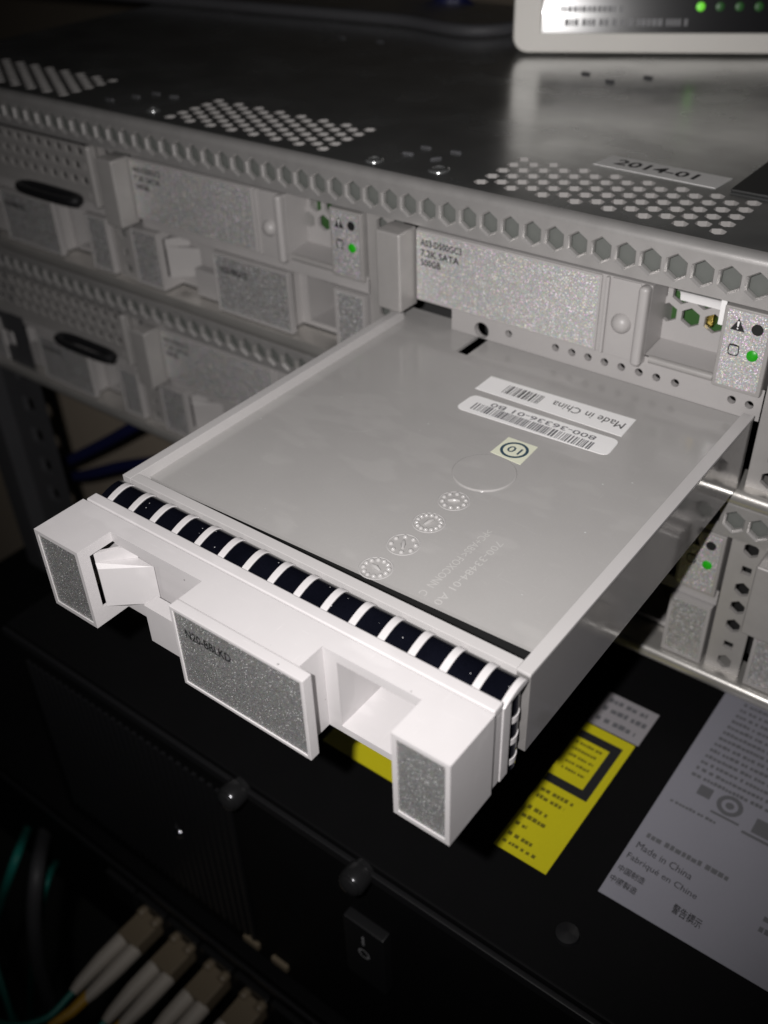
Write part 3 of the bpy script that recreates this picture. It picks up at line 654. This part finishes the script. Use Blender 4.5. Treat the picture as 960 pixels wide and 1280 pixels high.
for i in range(30):                                 # vent louvres of the power modules
    x = -70 + i*2.6
    MB().box(x, x + 1.2, 23.1, 24.1, -150, -90).build('vent_louvre', 'black_plastic', bx) if not 5 < x < 14 else None
for x in (2.4, 12.5): MB().box(x - 2.6, x + 2.6, 22.8, 23.98, -153.2, -151.2).build('vent_clip', 'plug_beige', bx)
MB().lathe([(2.4, 0), (2.2, .8), (.05, 1.2)], (84, 34, -80), (0, 0, 1), 20).build('lid_rivet', 'black_plastic', bx)
T = -80
yl2 = MB().box(17, 37.2, 42.6, 58, T + .03, T + .13).build('warning_label_lit', 'label_yellow', bx)  # separate piece for the lit patch; the shaded part between is left out
yl = MB().box(62.4, 74.5, 42.6, 82, T + .03, T + .13).build('warning_label_lit', 'label_yellow', bx)  # left edge cut along the tray's shadow; the label's shaded part is left out
fr = MB(); z = T + .15
for a in ((62.5, 72.8, 77.2, 79.5), (62.5, 72.8, 62.4, 64.7), (70.7, 72.8, 64.7, 77.2)): fr.rect(*a, top(z))
fr.build('printed_frame', 'ink', yl, smooth=0)
def lines(parent, mt, rows, z, seed):
    rg = random.Random(seed); mb = MB()
    for (x0, x1, y, h_) in rows:
        x = x0
        while x < x1:
            b = rg.uniform(.5, 1.0)*h_; mb.rect(x, min(x+b, x1), y, y + h_*rg.uniform(.75, 1), top(z)); x += b + rg.choice((.15, .2, .2, .6))*h_
    mb.build('printed_text', mt, parent, smooth=0)
rows = [(63.2 + .2*i, 69.5, 75.4 - 2.0*i, .8) for i in range(5)] + [(63.4, 71, 59.6, 1.1), (63.4, 70, 57.6, 1.1), (63.4, 68, 54.0, 1.1), (63.4, 69, 51.6, 1.1), (63.4, 66, 49.2, 1.0), (63.4, 69, 46.2, 1.0), (63.4, 71, 44.2, .9)]
lines(yl, 'ink_olive', rows, T + .15, 11)
tg = MB().box(62.4, 75.0, 82.4, 93.4, T + .03, T + .13).build('class_label', 'label_tag', bx)  # left edge also cut along the tray's shadow line
lines(tg, 'ink_grey', [(63.6, 73, 90.6, 1.4), (63.4, 74, 87.6, 1.5), (63.4, 73, 84.2, 1.5)], T + .15, 12)
wl = MB().box(84.4, 150, 45.5, 118, T + .03, T + .13).build('rating_label', 'label_sheet', bx)
z = T + .15
text('Made in China', 'lettering', 'ink', wl, (85.9, 58.6, z), (1, -.05, 0), (0, 1, 0), 11.8, 1.7, 0)
text('Fabriqué en Chine', 'lettering', 'ink', wl, (85.4, 55.0, z), (1, -.05, 0), (0, 1, 0), 14.8, 1.9, 0)
text('中国制造', 'lettering', 'ink', wl, (85.2, 51.8, z), (1, -.03, 0), (0, 1, 0), 5.6, 1.6, .01)
text('中國製造', 'lettering', 'ink', wl, (84.9, 48.9, z), (1, -.03, 0), (0, 1, 0), 5.6, 1.6, .01)
text('警告標示', 'lettering', 'ink', wl, (97.4, 49.6, z), (1, -.05, 0), (0, 1, 0), 5.8, 2.2, .01)
rows = [(86.5, 104, 62.0, 1.3), (86.7, 96.5, 73.0, .8)] + [(87.5 + .15*i, 130, 82.0 + 2.1*i, 1.0) for i in range(14)] + [(112, 130, 58, 1.4), (112, 130, 55.5, 1.4)]
lines(wl, 'ink_grey', rows, z, 14)
em = MB(); o_ = circ(97.3, 79.0, 2.7, 24); i_ = circ(97.3, 79.0, 1.7, 24)
em.add([(u, v, z) for u, v in o_ + i_], [(q, (q+1) % 24, (q+1) % 24 + 24, q + 24) for q in range(24)]); em.flat(circ(97.3, 79.0, .9, 12), top(z))
em.rect(94.5, 100.5, 75.3, 75.9, top(z)); em.rect(90.3, 93.2, 78.0, 80.9, top(z)); em.rect(103, 107, 75.5, 79.5, top(z)); em.rect(101.5, 108, 74.2, 74.9, top(z))
em.build('approval_marks', 'ink_grey', wl, smooth=0)

# fibre switch lower down, with its plugged patch cords
fx = thing('fibre_switch', (40, 120, -215), 'black fibre switch at the bottom left with patch cords plugged in a row', 'fibre switch')
MB().box(-200, 320, 21.5, 120, -212, -160).build('housing', 'black_paint', fx, bevel=.6)
MB().box(-200, 320, 20.2, 21.4, -164.5, -162.6).build('front_edge', 'black_plastic', fx, bevel=.3)
for i in range(7):
    x = -52 + 13.6*i
    MB().box(x - 6.2, x + 6.2, 19.6, 21.45, -182.5, -170).build('port_cage', 'dark_chrome', fx, bevel=.4)
LB = ['leftmost fibre patch cord with an aqua and an orange tail below the black rack unit', 'second fibre patch cord from the left, white boots with an orange tail', 'third fibre patch cord from the left, white boots running out of the picture', 'rightmost fibre patch cord, only its beige plug head showing']
for i in range(4):
    x = -37.6 + 13.9*i
    fc = thing('fibre_patch_cord', (x, 16, -176), LB[i], 'patch cord', 'fibre patch cords')
    hd = MB(); hd.box(x - 4.2, x + 4.2, 9.5, 19.5, -179, -173.2); hd.build('plug_head', 'plug_beige', fc, bevel=.7)
    for d in (-2.9, 2.9):
        MB().lathe([(1.3, 0), (1.5, 1.5), (1.5, 3.0), (1.2, 3.6)], (x + d, 20.5, -173.6), (0, -1, .15), 14).build('latch_clip', 'plug_beige', fc)
    for j, d in enumerate((-2.7, 2.7)):
        MB().tube([(x + d, 10, -176), (x + d, 2, -176.1), (x + d*.9, -6, -176.4), (x + d*.8, -9, -176.6)], [2.5, 2.4, 1.9, 1.4], 12).build('boot', 'boot_white', fc)
        if i > 2: continue
        P_ = Vector((x + d*.8, -8.6, -176.6))
        if j == 0: pts = [P_, P_ + Vector((-1.5, -10, -1.5)), P_ + Vector((-12, -18, -2 - 8*i)), P_ + Vector((-40, -20, -5 - 20*i)), P_ + Vector((-75, -5, 4 - 30*i)), P_ + Vector((-110, 10, 30 - 30*i))]
        else: pts = [P_, P_ + Vector((-1, -6, -.6)), P_ + Vector((-6, -16, -3)), P_ + Vector((-30, -22, -8 - 18*i)), P_ + Vector((-70, -8, -6 - 30*i)), P_ + Vector((-112, 4, 15 - 30*i))]
        if j == 1: MB().tube([pts[0] + Vector((0, 2, .1)), pts[0] + Vector((-.4, -4, -.3)), pts[0] + Vector((-2.6, -10, -1.3))], [1.75, 1.6, 1.2], 12).build('cable_sleeve', 'boot_orange', fc)
        MB().tube(smooth_path(pts), .95, 10).build('cable', 'aqua', fc)
# hanging cables at the left
def cable(pts, r, mt, name, label, cat, grp=None):
    o = MB().tube(smooth_path(pts), r, 10).build(name, mt, org=pts[len(pts)//2]); tag(o, label, cat, grp)
cable([(-108.5, 22.0, -192.9), (-89.6, 10.0, -174.8), (-88.7, 3.0, -181.9), (-99.3, 1.0, -203.0), (-128.6, 0.0, -256.9), (-175.6, 0.0, -346.8)], 1.5, 'aqua', 'fibre_cable', 'long aqua cable dropping along the left edge of the picture', 'cable', 'hanging aqua cables')
cable([(-96.1, 22.0, -202.0), (-84.4, 14.0, -188.2), (-82.5, 9.0, -191.8), (-101.0, 8.0, -234.1), (-136.6, 8.0, -314.3), (-168.1, 8.0, -396.7)], 1.3, 'aqua', 'fibre_cable', 'short stub of aqua cable right of the long aqua cable', 'cable', 'hanging aqua cables')
cable([(-96.2, 22.0, -184.9), (-75.6, 8.0, -169.8), (-72.7, 0.0, -184.8), (-74.5, -4.0, -211.4), (-77.0, -4.0, -243.1), (-76.7, -4.0, -278.0)], 2.3, 'grey_cable', 'grey_cable', 'dark grey cable hanging beside the aqua cable at lower left', 'cable')
cable([(-260, 150, -170), (-228, 140, -153), (-190, 140, -128), (-148, 140, -99), (-110, 160, -80)], 2.4, 'blue_cable', 'blue_cable', 'upper dark blue cable behind the servers, in the gap at left', 'cable', 'blue cables behind the rack')
cable([(-262, 150, -172), (-225, 142, -160), (-183, 142, -138), (-150, 142, -122), (-110, 160, -108)], 2.4, 'blue_cable', 'blue_cable', 'lower dark blue cable behind the servers, in the gap at left', 'cable', 'blue cables behind the rack')
